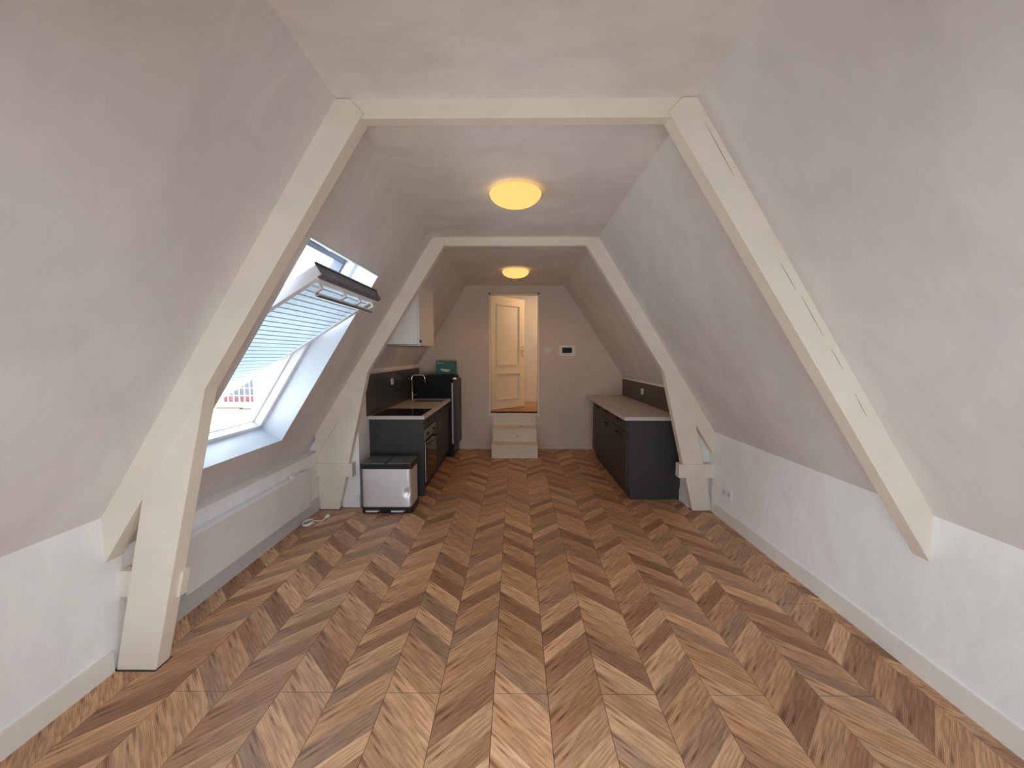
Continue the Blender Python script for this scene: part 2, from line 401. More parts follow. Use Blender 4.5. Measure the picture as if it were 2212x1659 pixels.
def strips(x0, x1, y0, y1, zt):
    out = []
    c0 = math.floor((x0-CX0)/CW); c1 = math.ceil((x1-CX0)/CW)
    for c in range(c0, c1):
        xa, xb = CX0+c*CW, CX0+(c+1)*CW
        # seam 0 is a far apex, seam 1 a near apex
        ya, yb = (0, -DYC) if c % 2 == 0 else (-DYC, 0)
        shift = 0 if c % 2 else 0
        n0 = math.floor((y0-YREF-1)/PER); n1 = math.ceil((y1-YREF+1)/PER)
        for n in range(n0, n1+1):
            for j in range(10):
                p0 = YREF + n*PER + SEQ[j]; p1 = YREF + n*PER + (SEQ[j+1] if j < 9 else PER)
                poly = [(xa+.0011, p0+ya+.0003), (xb-.0011, p0+yb+.0003), (xb-.0011, p1+yb-.0003), (xa+.0011, p1+ya-.0003)]
                for f in (lambda p: p[0]-x0, lambda p: x1-p[0], lambda p: p[1]-y0, lambda p: y1-p[1]):
                    poly = clip(poly, f)
                    if len(poly) < 3: break
                if len(poly) < 3: continue
                ar = 0.5*abs(sum(poly[i][0]*poly[(i+1) % len(poly)][1]-poly[(i+1) % len(poly)][0]*poly[i][1] for i in range(len(poly))))
                if ar < 2e-5: continue
                par = c % 2
                hh = random.Random((c % 6)*7919+n*613+j*31)
                tone = TONES[hh.choice('LLLPPM') if (j + (c % 6)//2 + par) % 2 else hh.choice('DDDGGMP')]
                rr = random.Random(c*977+n*131+j*17)
                g = 0.86+0.28*rr.random(); w = rr.uniform(-0.03, 0.03)
                col = (tone[0]*g*(1+w), tone[1]*g, tone[2]*g*(1-w))
                d = Vector((xb-xa, yb-ya)).normalized(); o = (rr.random()*40, rr.random()*40)
                out.append((poly, col, d, o, zt, ar))
    return out
def strip_mesh(items):
    V, F, UV, C = [], [], [], []
    for poly, col, d, o, zt, ar in items:
        n = len(poly); b = len(V)
        cx = sum(p[0] for p in poly)/n; cy = sum(p[1] for p in poly)/n
        V += [(p[0], p[1], zt) for p in poly] + [(p[0], p[1], zt-0.008) for p in poly]
        fs = [list(range(n))] + [[(i+1) % n, i, n+i, n+(i+1) % n] for i in range(n)]
        a = sum(poly[i][0]*poly[(i+1) % n][1]-poly[(i+1) % n][0]*poly[i][1] for i in range(n))
        if a < 0: fs = [f[::-1] for f in fs]
        for f in fs:
            F.append([b+i for i in f])
            for i in f:
                p = poly[i % n]; q = Vector((p[0]-cx, p[1]-cy))
                UV.append((q.dot(d)+o[0], q.x*-d.y+q.y*d.x+o[1])); C.append((*col, 1))
    return V, F, UV, C
def strip_object(name, items, parent, kind=None):
    V, F, UV, C = strip_mesh(items)
    c = Vector((sum(v[0] for v in V)/len(V), sum(v[1] for v in V)/len(V), V[0][2]))
    me = bpy.data.meshes.new(name); me.from_pydata([Vector(v)-c for v in V], [], F)
    uv = me.uv_layers.new(name='grain'); ca = me.color_attributes.new('tone', 'FLOAT_COLOR', 'CORNER')
    uv.data.foreach_set('uv', [x for p in UV for x in p]); ca.data.foreach_set('color', [x for p in C for x in p])
    me.materials.append(M['wood']); me.update()
    o = bpy.data.objects.new(name, me); COL.objects.link(o); o.parent = parent; o.location = c - WL[parent]; WL[o] = c
    if kind: o['kind'] = kind
    return o
floor = link(B(-2.05, 2.05, Y0-0.1, YB+0.05, -0.06, -0.0085), 'floor', 'sub', kind='structure')
allst = strips(XL+0.002, XR-0.002, Y0, YB, 0.0)
def shown(it):
    pts = [projpx(*p) for p in it[0]]
    if any(p is None for p in pts): return 0
    q = pts
    for f in (lambda p: p[0], lambda p: 2212-p[0], lambda p: 1659-p[1], lambda p: p[1]):
        q = clip(q, f)
        if len(q) < 3: return 0
    return 0.5*abs(sum(q[i][0]*q[(i+1) % len(q)][1]-q[(i+1) % len(q)][0]*q[i][1] for i in range(len(q))))
allst.sort(key=shown, reverse=True)
for it in allst[:300]: strip_object('floor_plank', [it], floor)
strip_object('distant_floor_planks', allst[300:], floor, 'stuff')
bm = bmesh.new()                               # butt joints between laminate boards
for c in range(-8, 9):
    xa = CX0+c*CW
    if xa+CW > XR or xa < XL: continue
    y = 1.667 if c % 2 == 0 else 2.326
    while y < YB:
        bx(bm, xa+.001, xa+CW-.001, y-.0009, y+.0009, -0.001, 0.00025); y += 1.318
link(bm, 'board_joints', 'groove', floor, kind='stuff')

for xa, xb, ya, yb in ((-2.0, -1.768, 1.775, 1.873), (-1.99, -1.764, 3.768, 3.868), (1.764, 1.985, 3.772, 3.868)):   # dark plates painting the shadow line at the post feet
    link(PR([(xa, ya), (xb, ya), (xb, yb), (xa, yb)], -0.001, 0.0005, 'z'), 'shadow_gap', 'grime_shade', floor)
# baseboards
link(B(XL, XL+0.014, Y0, 1.775, 0, 0.105), 'baseboard_left', 'trim', kind='structure', bevel=0.003)
link(B(XR-0.014, XR, Y0, 3.765, 0, 0.105), 'baseboard_right', 'trim', kind='structure', bevel=0.003)
link(B(-1.985, -1.971, 1.87, 3.775, 0, 0.13), 'baseboard_under_skylight', 'skirtshade', kind='structure', bevel=0.003)
link(B(-0.90, -0.37, YB-0.014, YB, 0, 0.085), 'baseboard_back_left', 'endwall', kind='structure', bevel=0.003)
link(B(0.35, 1.72, YB-0.014, YB, 0, 0.085), 'baseboard_back_right', 'endwall', kind='structure', bevel=0.003)
link(B(-1.76, -1.59, 3.846, 3.858, 0, 0.125), 'baseboard_kitchen_left', 'knee', kind='structure', bevel=0.003)

# ================================================================= ROOF TRUSSES
def truss(y, label, left, right, infill_left):
    t = thing('roof_truss', (0, y, 0), label, 'roof truss')
    T = 0.078
    link(PR([(-0.715, 2.60), (0.715, 2.60), (0.80, ZC+0.01), (-0.80, ZC+0.01)], y+0.008, y+0.068), 'collar_beam', 'beam', t, bevel=0.004)
    for sd, full in ((-1, left), (1, right)):
        q = lambda pts: [(sd*a, b) for a, b in pts]
        wall = (XL-0.01)*-1 if sd < 0 else XR+0.01
        # rafter: inner edge to roof line, dying into the knee wall
        ri = lambda z: 0.678 + (2.60-z)/1.575
        zi = 2.60-(wall-0.678)*1.575
        link(PR(q([(0.672, 2.618), (0.73, 2.677), (0.805, 2.677), (XC+(ZC-0.80)/SL+.02, 0.80-.01), (wall, 0.775), (wall, zi)]), y-0.004, y+T), 'rafter', 'beam', t, bevel=0.004)
        if full:
            link(PR(q([(1.452, 1.385), (1.56, 1.32), (1.77, 0.92), (1.97, 0.0), (1.775, 0.0)]), y, y+T+0.002), 'post', 'beam', t, bevel=0.004)
            if sd < 0 and not infill_left:
                link(PR(q([(1.652, 0.475), (1.684, 0.342), (2.0, 0.342), (2.0, 0.475)]), y+0.055, y+T+0.02), 'tie_beam', 'beam', t)
            else:
                link(B(sd*1.625, sd*(1.99 if sd < 0 else 1.975), y-0.012, y+T-0.004, 0.338, 0.475), 'tie_beam', 'beam', t, bevel=0.003)
            if infill_left and sd < 0:
                link(PR(q([(1.765, 0.91), (1.983, 0.57), (1.983, 0.005), (1.90, 0.005)]), y+0.012, y+T-0.004), 'infill_board', 'beam', t, bevel=0.002)
    if not right:                              # hairline cracks in the paint of the long bare rafter
        for (x0, z0, x1, z1) in ((0.83, 2.57, 0.965, 2.345), (1.19, 1.965, 1.265, 1.845), (1.29, 1.82, 1.40, 1.64), (1.44, 1.58, 1.50, 1.485), (1.56, 1.375, 1.62, 1.27)):
            d = Vector((x1-x0, z1-z0)).normalized(); nrm = Vector((-d.y, d.x))*0.0009
            link(PR([(x0, z0), ((x0+x1)/2+nrm.x, (z0+z1)/2+nrm.y), (x1, z1), ((x0+x1)/2-nrm.x, (z0+z1)/2-nrm.y)], y-0.0055, y-0.0035), 'paint_crack', 'crack', t)
    return t
t1 = truss(1.785, 'white painted timber roof truss with a single post next to the panel heater', True, False, False)
t2 = truss(3.782, 'white painted timber roof truss framing the kitchen with a post on both sides', True, True, True)

# ================================================================= SKYLIGHT
w1 = bpy.data.objects.new('window_1', None); COL.objects.link(w1); w1.location = SP(2.167, 2.63); WL[w1] = SP(2.167, 2.63)
w1['kind'] = 'structure'; w1['label'] = 'tilted white roof window with pale blue pleated blind above the panel heater'
def sl(items, name, mat, parent, bevel=0, label=None):
    bm = bmesh.new()
    for q in items: slopebox(bm, *q)
    bmesh.ops.recalc_face_normals(bm, faces=bm.faces[:])
    return link(bm, name, mat, parent, bevel=bevel, label=label)
T = 0.012
sl([(s0, s0+T, wy0, wy1, -0.002, 0.20)], 'lining_board', 'lining', w1); sl([(s1-T, s1, wy0, wy1, -0.002, 0.20)], 'lining_board', 'lining', w1)
sl([(s0+T, s1-T, wy0, wy0+T, -0.002, 0.20)], 'lining_board', 'lining', w1); sl([(s0+T, s1-T, wy1-T, wy1, -0.002, 0.20)], 'lining_board', 'lining', w1)
FW = 0.055
fr = sl([(s0-0.02, s0+0.03, wy0-0.02, wy1+0.02, 0.19, 0.25), (s1-0.045, s1+0.02, wy0-0.02, wy1+0.02, 0.19, 0.25),
         (s0, s1, wy0-0.02, wy0+FW, 0.19, 0.25), (s0, s1, wy1-FW, wy1+0.02, 0.19, 0.25)], 'window_frame', 'winwhite', w1)
sl([(s0-0.05, s0+0.075, wy0-0.05, wy1+0.05, 0.25, 0.33)], 'outer_frame', 'clad', w1, label='dark outer frame member')  # dark cladding colour also carries the shade under the frame top
sl([(s0+0.06, s0+0.42, wy1-FW-0.025, wy1+0.05, 0.25, 0.33)], 'outer_frame', 'clad', w1, label='dark outer frame member')
sl([(s0+0.06, s0+0.42, wy0-0.05, wy0+FW+0.01, 0.25, 0.33)], 'outer_frame', 'clad', w1, label='dark outer frame member')
sl([(s0+0.42, s1, wy1-FW-0.02, wy1+0.05, 0.25, 0.31)], 'outer_frame', 'winwhite', w1)
sl([(s0+0.42, s1, wy0-0.05, wy0+FW, 0.25, 0.31)], 'outer_frame', 'winwhite', w1)
sl([(s1-0.05, s1+0.05, wy0-0.05, wy1+0.05, 0.25, 0.275)], 'outer_frame', 'winwhite', w1)
sl([(s0+0.030, s0+0.036, wy0+0.05, wy1-0.35, 0.232, 0.242)], 'catch_rail', 'chrome', w1, label='thin chrome catch rail')
# the tilted sash
ANG = math.radians(26.4); CS = (1.40, 0.245); HL = 0.765
def UV(u, v): return (CS[0]+u*math.cos(ANG)-v*math.sin(ANG), CS[1]+u*math.sin(ANG)+v*math.cos(ANG))
def UP(u, y, v): a, b = UV(u, v); return SP(a, y, b)
def ub(bm, u0, u1, y0, y1, v0, v1):
    hexa(bm, [UP(u0, y0, v0), UP(u1, y0, v0), UP(u1, y1, v0), UP(u0, y1, v0), UP(u0, y0, v1), UP(u1, y0, v1), UP(u1, y1, v1), UP(u0, y1, v1)])
def su(items, name, mat, parent, bevel=0, label=None):
    bm = bmesh.new()
    for q in items: ub(bm, *q)
    bmesh.ops.recalc_face_normals(bm, faces=bm.faces[:])
    return link(bm, name, mat, parent, bevel=bevel, label=label)
sy0, sy1 = 2.175, 3.085
sash = su([(-HL, -HL+0.07, sy0, sy1, -0.03, 0.035), (HL-0.05, HL, sy0, sy1, -0.03, 0.035), (-HL+0.07, HL-0.05, sy0, sy0+0.045, -0.03, 0.035), (-HL+0.07, HL-0.05, sy1-0.045, sy1, -0.03, 0.035)], 'sash', 'winwhite', w1)
su([(-HL+0.06, HL-0.04, sy0+0.04, sy1-0.04, 0.012, 0.018)], 'glass', 'glass', sash)
su([(-HL-0.006, -HL+0.026, sy0-0.01, sy1+0.015, -0.038, -0.031), (-HL-0.006, -HL-0.001, sy0-0.01, sy1+0.015, -0.031, 0.034)], 'gasket', 'gasket', sash, label='charcoal foam gasket strip')
su([(-HL-0.012, -HL, sy0-0.005, sy1+0.02, 0.034, 0.046)], 'weather_strip', 'black', sash)
su([(-HL+0.026, -HL+0.036, sy0-0.005, sy1+0.02, -0.044, -0.031)], 'top_rail_lip', 'winwhite', sash)
bm = bmesh.new()                                # pleated blind: one folded sheet
NP = 30; ua, ub_ = -HL+0.075, HL-0.055
rows = []
for i in range(NP*2+1):
    u = ua+(ub_-ua)*i/(NP*2); v = -0.024 if i % 2 else -0.012
    rows.append([bm.verts.new(UP(u, y, v)) for y in (sy0+0.047, sy1-0.047)])
for a, b in zip(rows, rows[1:]): bm.faces.new((a[0], a[1], b[1], b[0]))
link(bm, 'pleated_blind', 'blind', sash, label='pale blue pleated blind')
bm = bmesh.new()
for i in range(1, NP):
    u = ua+(ub_-ua)*(2*i-1)/(NP*2); ub(bm, u-0.003, u+0.003, sy0+0.048, sy1-0.048, -0.0262, -0.0235)
bmesh.ops.recalc_face_normals(bm, faces=bm.faces[:])
link(bm, 'pleat_shadow_seams', 'seam', sash, kind='stuff')  # seam strips greyed to draw the shadow lines between pleats
bar = su([(-HL+0.098, -HL+0.118, sy0+0.06, sy1+0.01, -0.090, -0.070)], 'control_bar', 'alu', sash, bevel=0.004, label='long ventilation control bar')
for yb in (2.245, 2.56, 2.80, 3.05):
    bm = bmesh.new(); ub(bm, -HL+0.062, -HL+0.112, yb-0.013, yb+0.013, -0.070, -0.056); ub(bm, -HL+0.060, -HL+0.072, yb-0.018, yb+0.018, -0.058, -0.028)
    bmesh.ops.recalc_face_normals(bm, faces=bm.faces[:]); link(bm, 'bracket', 'winwhite', bar, bevel=0.003)
for yy, sg in ((sy0-0.012, -1), (sy1+0.012, 1)):      # pivot hinges
    bm = bmesh.new(); ub(bm, -0.06, 0.06, yy-0.012, yy+0.012, -0.02, 0.03); bmesh.ops.recalc_face_normals(bm, faces=bm.faces[:])
    link(bm, 'pivot_hinge', 'alu', sash, bevel=0.003)
for ss in (s0+0.14, s1-0.08):
    bm = bmesh.new(); p = SP(ss, wy1-FW-0.001, 0.222); tube(bm, [p, p+Vector((0, -0.003, 0))], 0.006, 10); link(bm, 'screw', 'alu', w1)

# ================================================================= DOORWAY, HALL, STEPS
d1 = bpy.data.objects.new('door_1', None); COL.objects.link(d1); d1.location = (0, YB, DZ0); WL[d1] = Vector((0, YB, DZ0)); d1['kind'] = 'structure'
d1['label'] = 'cream panelled door standing half open at the top of the steps'
link(B((DX0, DX0+0.022, YB+0.01, YB+0.15, DZ0, DZ1), (DX1-0.022, DX1, YB+0.01, YB+0.15, DZ0, DZ1), (DX0, DX1, YB+0.01, YB+0.15, DZ1-0.025, DZ1)), 'door_frame', 'door', d1)
link(B((DX0-0.012, DX0, YB-0.006, YB+0.01, DZ0, DZ1+0.012), (DX1, DX1+0.012, YB-0.006, YB+0.01, DZ0, DZ1+0.012), (DX0, DX1, YB-0.006, YB+0.01, DZ1, DZ1+0.012)), 'frame_edge', 'endwall', d1)
HX, HY = -0.402, YB+0.155; DA = math.radians(43.5); LW = 0.785; LZ0, LZ1 = 0.632, 2.545
def DP(a, b, z): return Vector((HX+a*math.cos(DA)-b*math.sin(DA), HY+a*math.sin(DA)+b*math.cos(DA), z))
def db(bm, a0, a1, b0, b1, z0, z1):
    hexa(bm, [DP(a0, b0, z0), DP(a1, b0, z0), DP(a1, b1, z0), DP(a0, b1, z0), DP(a0, b0, z1), DP(a1, b0, z1), DP(a1, b1, z1), DP(a0, b1, z1)])
bm = bmesh.new(); st = 0.115
zr = [LZ0, LZ0+0.15, 1.255, 1.375, 2.43, LZ1]
for q in ((0, st, 0, .038, LZ0, LZ1), (LW-st, LW, 0, .038, LZ0, LZ1), (st, LW-st, 0, .038, zr[0], zr[1]), (st, LW-st, 0, .038, zr[2], zr[3]), (st, LW-st, 0, .038, zr[4], zr[5])): db(bm, *q)
leaf = link(bm, 'door_leaf', 'door', d1)
for z0, z1 in ((zr[1], zr[2]), (zr[3], zr[4])):
    bm = bmesh.new(); db(bm, st, LW-st, 0.016, 0.026, z0, z1); pn = link(bm, 'panel', 'door', leaf)
    bm = bmesh.new(); m_ = 0.024
    for q in ((st, st+m_, z0, z1), (LW-st-m_, LW-st, z0, z1), (st+m_, LW-st-m_, z0, z0+m_), (st+m_, LW-st-m_, z1-m_, z1)): db(bm, q[0], q[1], -0.014, 0.018, q[2], q[3])
    link(bm, 'panel_moulding', 'door', leaf, bevel=0.008)
bm = bmesh.new(); prism(bm, rrect(-0.02, 0.02, -0.10, 0.10, 0.019), 0, 0.008, 'y')
for v in bm.verts: v.co = DP(LW-0.055+v.co.x, -v.co.y, 1.62+v.co.z)
pl = link(bm, 'handle_plate', 'chrome', leaf, label='chrome handle plate')
bm = bmesh.new(); tube(bm, [DP(LW-0.055, -0.008, 1.65), DP(LW-0.055, -0.045, 1.65), DP(LW-0.065, -0.055, 1.65), DP(LW-0.10, -0.055, 1.65), DP(LW-0.165, -0.052, 1.648)], [0.009, 0.009, 0.010, 0.009, 0.008], 10)
link(bm, 'lever', 'chrome', leaf, smooth=True, label='chrome lever handle')
for z in (0.87, 1.78, 2.38):
    bm = bmesh.new(); tube(bm, [(HX-0.012, HY-0.012, z-0.045), (HX-0.012, HY-0.012, z+0.045)], 0.010, 10); link(bm, 'hinge', 'grime_shade', d1, label='dark hinge knuckle')
link(B((DX0-0.03, DX0+0.065, YB-0.022, YB-0.001, DZ0-0.045, DZ0-0.005), (DX1-0.05, DX1+0.012, YB-0.022, YB-0.001, DZ0-0.045, DZ0-0.005)), 'trim_1', 'trim', kind='structure', bevel=0.003)
# hall beyond
link(B((-1.3, 1.5, 7.87, 7.97, 0.5, 3.05),), 'wall_hall_back', 'hall', kind='structure')
link(B((-1.4, -1.3, YB+0.14, 7.97, 0.5, 3.05)), 'wall_hall_left', 'hall', kind='structure')
link(B((1.5, 1.6, YB+0.14, 7.97, 0.5, 3.05)), 'wall_hall_right', 'hall', kind='structure')
link(B((-1.4, 1.6, YB+0.10, 7.97, 3.0, 3.1)), 'ceiling_hall', 'hall', kind='structure')
link(B((-1.4, 1.6, YB+0.02, YB+0.14, 2.70, 3.1)), 'wall_hall_front', 'hall', kind='structure')
fh = link(B((-1.35, 1.55, YB+0.141, 7.9, 0.5, 0.5965), (DX0+.001, DX1-.001, YB+0.004, YB+0.141, 0.55, 0.5965)), 'floor_hall', 'sub', kind='structure')
strip_object('hall_floor_planks', strips(DX0+.001, DX1-.001, YB+0.001, YB+0.141, DZ0)+strips(-1.3, 1.5, YB+0.141, 7.87, DZ0), fh, 'stuff')
link(B(-1.3, 1.5, 7.856, 7.87, DZ0, DZ0+0.09), 'baseboard_hall', 'trim', kind='structure', bevel=0.003)
# three steps up to the door
stp = thing('entry_steps', (0, 6.04, 0), 'cream painted wooden steps rising to the raised doorway', 'steps')
R = [(5.745, 0.190), (6.00, 0.40)]
link(B(-0.358, 0.342, 5.755, 5.775, 0, 0.178), 'riser', 'step', stp, bevel=0.002)
link(B(-0.362, 0.346, 5.742, 6.03, 0.178, 0.197), 'tread', 'step', stp, bevel=0.003)
link(B(-0.357, 0.340, 6.022, 6.04, 0.197, 0.382), 'riser', 'step', stp, bevel=0.002)
link(B(-0.360, 0.343, 6.008, YB-0.002, 0.382, 0.400), 'tread', 'step', stp, bevel=0.003)
link(B(-0.362, 0.338, YB-0.018, YB-0.001, 0.400, 0.600), 'riser', 'step', stp, bevel=0.002)
link(PR([(5.775, 0), (YB-0.002, 0), (YB-0.002, 0.382), (6.04, 0.382), (6.04, 0.178), (5.775, 0.178)], -0.357, -0.337, 'x'), 'side_board', 'step', stp)
link(PR([(5.775, 0), (YB-0.002, 0), (YB-0.002, 0.382), (6.04, 0.382), (6.04, 0.178), (5.775, 0.178)], 0.320, 0.340, 'x'), 'side_board', 'step', stp)
for x, y, z in ((0.035, 6.0215, 0.285), (0.10, 6.2, 0.4003)):
    bm = bmesh.new(); bx(bm, x-0.014, x+0.014, y-0.001, y+0.003, z-0.004, z+0.004) if z < 0.39 else bx(bm, x-0.015, x+0.015, y-0.02, y+0.02, z-0.001, z+0.0006)
    link(bm, 'scuff_mark', 'grime_shade', stp)

# ================================================================= CEILING LAMPS
def lamp(x, y, zc, power, cone, label, sc=1.0, tint=(1.0, 0.60, 0.27)):
    t = thing('ceiling_lamp', (x, y, zc), label, 'ceiling lamp')
    link(lathe(bmesh.new(), [(0, zc), (0.10*sc, zc), (0.105*sc, zc-0.006), (0.105*sc, zc-0.020), (0.09*sc, zc-0.026), (0, zc-0.026)], x, y), 'mounting_plate', 'plastic', t, smooth=False)
    prof = []
    r, d = 0.178*sc, 0.078*sc; zr_ = zc-0.028
    for i in range(13):
        a = math.pi/2*i/12; prof.append((r*math.cos(a)**0.8 if i < 12 else 0, zr_-d*math.sin(a)**1.15))
    prof = [(0.150*sc, zc-0.012), (0.170*sc, zc-0.018)] + prof
    link(lathe(bmesh.new(), prof, x, y, 48), 'glass_shade', 'shade', t, smooth=True, label='glowing opal glass bowl')
    l = bpy.data.lights.new('bulb', 'SPOT'); l.energy = power; l.color = tint; l.shadow_soft_size = 0.06; l.spot_size = math.radians(cone); l.spot_blend = 0.45
    o = bpy.data.objects.new('bulb', l); COL.objects.link(o); o.parent = t; o.location = (0, 0, -0.035)
    return t
lamp(0.0, 2.735, ZC, 90, 130, 'round opal ceiling lamp glowing warm between the two trusses')
lamp(0.004, 5.20, ZC, 290, 150, 'round opal ceiling lamp glowing warm in front of the door')
lamp(0.95, 6.80, 3.0, 560, 172, 'round opal ceiling lamp in the hall behind the door', tint=(1.0, 0.74, 0.44))

# ================================================================= KITCHEN HELPERS
def cup_pull(x, yc, z, sgn, parent):          # angular black cup pull on a front facing sgn*x
    w = 0.075
    bm = bmesh.new()
    prism(bm, [(yc-w, z+0.016), (yc+w, z+0.016), (yc+w*0.8, z-0.030), (yc-w*0.8, z-0.030)], x, x+sgn*0.004, 'x')
    hexa(bm, [(x, yc-w, z+0.004), (x, yc+w, z+0.004), (x+sgn*0.030, yc+w*0.8, z-0.004), (x+sgn*0.030, yc-w*0.8, z-0.004),
              (x, yc-w, z+0.016), (x, yc+w, z+0.016), (x+sgn*0.032, yc+w*0.78, z+0.006), (x+sgn*0.032, yc-w*0.78, z+0.006)])
    hexa(bm, [(x+sgn*0.026, yc-w*0.8, z-0.020), (x+sgn*0.026, yc+w*0.8, z-0.020), (x+sgn*0.032, yc+w*0.8, z-0.020), (x+sgn*0.032, yc-w*0.8, z-0.020),
              (x+sgn*0.026, yc-w*0.8, z+0.006), (x+sgn*0.026, yc+w*0.8, z+0.006), (x+sgn*0.032, yc+w*0.8, z+0.006), (x+sgn*0.032, yc-w*0.8, z+0.006)])
    bmesh.ops.recalc_face_normals(bm, faces=bm.faces[:])
    return link(bm, 'handle', 'handle', parent, label='matt black cup handle')

# ---- right hand run
ZT = 0.862
def right_unit(y0, y1, label, drawer, last=False, endp=False):
    t = thing('base_cabinet', (1.47, (y0+y1)/2, 0), label, 'cabinet', None)
    link(B(1.205, 1.765, y0+(0.018 if endp else 0.002), y1-0.002, 0.131, ZT-0.002), 'carcass', 'anth', t)
    link(B(1.240, 1.256, y0+(0.01 if endp else 0), y1, 0.002, 0.130), 'plinth', 'anth', t)
    if endp:
        link(B(1.206, 1.766, y0, y0+0.016, 0.131, ZT-0.001), 'end_panel', 'anth', t, bevel=0.001)
        link(B(1.257, 1.766, y0+0.012, y0+0.026, 0.002, 0.130), 'plinth_return', 'anth', t)
    f0, f1 = y0+0.003, y1-0.003
    if drawer:
        d = link(B(1.186, 1.204, f0, f1, 0.736, ZT-0.004), 'drawer', 'anthfront', t, bevel=0.0015); cup_pull(1.186, (y0+y1)/2+0.03, 0.822, -1, d)
        d = link(B(1.186, 1.204, f0, f1, 0.134, 0.728), 'door', 'anthfront', t, bevel=0.0015); cup_pull(1.186, (y0+y1)/2+0.03, 0.672, -1, d)
    else:
        d = link(B(1.186, 1.204, f0, f1, 0.134, ZT-0.004), 'door', 'anthfront', t, bevel=0.0015); cup_pull(1.186, (y0+y1)/2+0.01, 0.812, -1, d)
    return t
right_unit(4.072, 4.655, 'dark grey drawer and door cabinet with the exposed end panel beside the timber post', True, endp=True)
right_unit(4.655, 5.245, 'dark grey drawer and door cabinet in the middle under the long stone worktop', True)
right_unit(5.245, 5.850, 'dark grey single door cabinet without a drawer nearest the end wall', False)
wt = link(B(1.160, 1.760, 4.062, YB-0.002, ZT, 0.900), 'worktop', 'top', bevel=0.002)
props(wt, 'long pale stone worktop with nothing on it over three dark cabinets', 'worktop')
bs = thing('backsplash', (1.76, 5.1, 0.90), 'dark brown backsplash panel with a white socket behind the empty worktop', 'backsplash')
link(B(1.758, 1.767, 3.87, 5.35, 0.901, 1.172), 'panel', 'splashbrown', bs); link(B(1.758, 1.767, 5.352, YB-0.002, 0.901, 1.172), 'panel', 'splashbrown', bs)
def socket(x, y, z, sgn, label, n=1, s=0.040):
    t = thing('power_socket', (x, y, z), label, 'socket')
    L = s*n
    link(PR(rrect(y-L, y+L, z-s, z+s, 0.006, 3), x, x+sgn*0.010, 'x'), 'cover_plate', 'plastic', t, bevel=0.0015)
    for i in range(n):
        yc = y + (2*i-(n-1))*s
        bm = bmesh.new(); tube(bm, [(x+sgn*0.009, yc, z), (x+sgn*0.0105, yc, z)], 0.020, 20); r_ = link(bm, 'recess', 'rubber', t)
        bm = bmesh.new()
        for dy in (-0.0095, 0.0095): tube(bm, [(x+sgn*0.010, yc+dy, z), (x+sgn*0.0112, yc+dy, z)], 0.003, 8)
        link(bm, 'contact_holes', 'black', t)
    return t
socket(1.758, 5.33, 1.055, -1, 'white single socket on the brown backsplash')
socket(XR, 3.515, 0.275, -1, 'white double socket low on the bare knee wall', 2)

# ---- left hand run
XF = -1.0
def left_unit(y0, y1, label, kind):
    t = thing('base_cabinet', (-1.28, (y0+y1)/2, 0), label, 'cabinet')
    if kind == 'oven':
        link(B(-1.580, -0.994, y0-0.018, y0-0.001, 0.012, ZT-0.001), 'end_panel', 'anth', t, bevel=0.001)
        link(B((-1.578, XF-0.02, y0, y1-0.002, 0.131, 0.145), (-1.578, -1.56, y0, y1-0.002, 0.145, ZT-0.002), (-1.56, XF-0.02, y1-0.018, y1-0.002, 0.145, ZT-0.002), (-1.56, XF-0.02, y0, y1-0.002, 0.738, 0.752)), 'carcass', 'anth', t)
        d = link(B(XF-0.018, XF, y0+0.002, y1-0.002, 0.742, ZT-0.004), 'drawer', 'anthfront', t, bevel=0.0015); cup_pull(XF, (y0+y1)/2, 0.812, 1, d)
    else:
        link(B(-1.578, XF-0.02, y0+0.001, y1-0.001, 0.131, ZT-0.21 if kind == 'sink' else ZT-0.002), 'carcass', 'anth', t)
        d = link(B(XF-0.018, XF, y0+0.002, y1-0.002, 0.134, ZT-0.004), 'door', 'anthfront', t, bevel=0.0015); cup_pull(XF, (y0+y1)/2, 0.812, 1, d)
    link(B(XF-0.07, XF-0.054, y0, y1, 0.002, 0.130), 'plinth', 'anth', t)
    return t
left_unit(4.155, 4.755, 'dark grey cabinet with a drawer over the built-in oven', 'oven')
left_unit(4.785, 5.355, 'dark grey door cabinet between the oven and the sink cabinet', 'door')
left_unit(5.365, 5.800, 'dark grey door cabinet under the sink beside the fridge', 'sink')
ov = thing('built_in_oven', (-1.28, 4.455, 0.15), 'built-in oven with dark glass door under the hob', 'oven')
link(B(-1.555, XF-0.006, 4.16, 4.735, 0.150, 0.735), 'body', 'black', ov)
link(B(XF-0.006, XF+0.010, 4.160, 4.752, 0.615, 0.736), 'control_panel', 'ovenpanel', ov, bevel=0.002, label='steel control panel')
od = link(B(XF-0.006, XF+0.014, 4.160, 4.752, 0.152, 0.608), 'door', 'oven', ov, bevel=0.002)
for ye in (4.158,): link(B(XF+0.0135, XF+0.016, ye, ye+0.014, 0.155, 0.605), 'edge_trim', 'steel', od)
bm = tube(bmesh.new(), [(XF+0.014, 4.22, 0.575), (XF+0.048, 4.22, 0.575), (XF+0.05, 4.24, 0.575), (XF+0.05, 4.67, 0.575), (XF+0.048, 4.69, 0.575), (XF+0.014, 4.69, 0.575)], 0.009, 10)
link(bm, 'handle', 'black', od, smooth=True, label='black oven handle')
for yk in (4.30, 4.61):
    bm = tube(bmesh.new(), [(XF+0.010, yk, 0.675), (XF+0.034, yk, 0.675)], [0.020, 0.017], 18); link(bm, 'knob', 'black', ov)
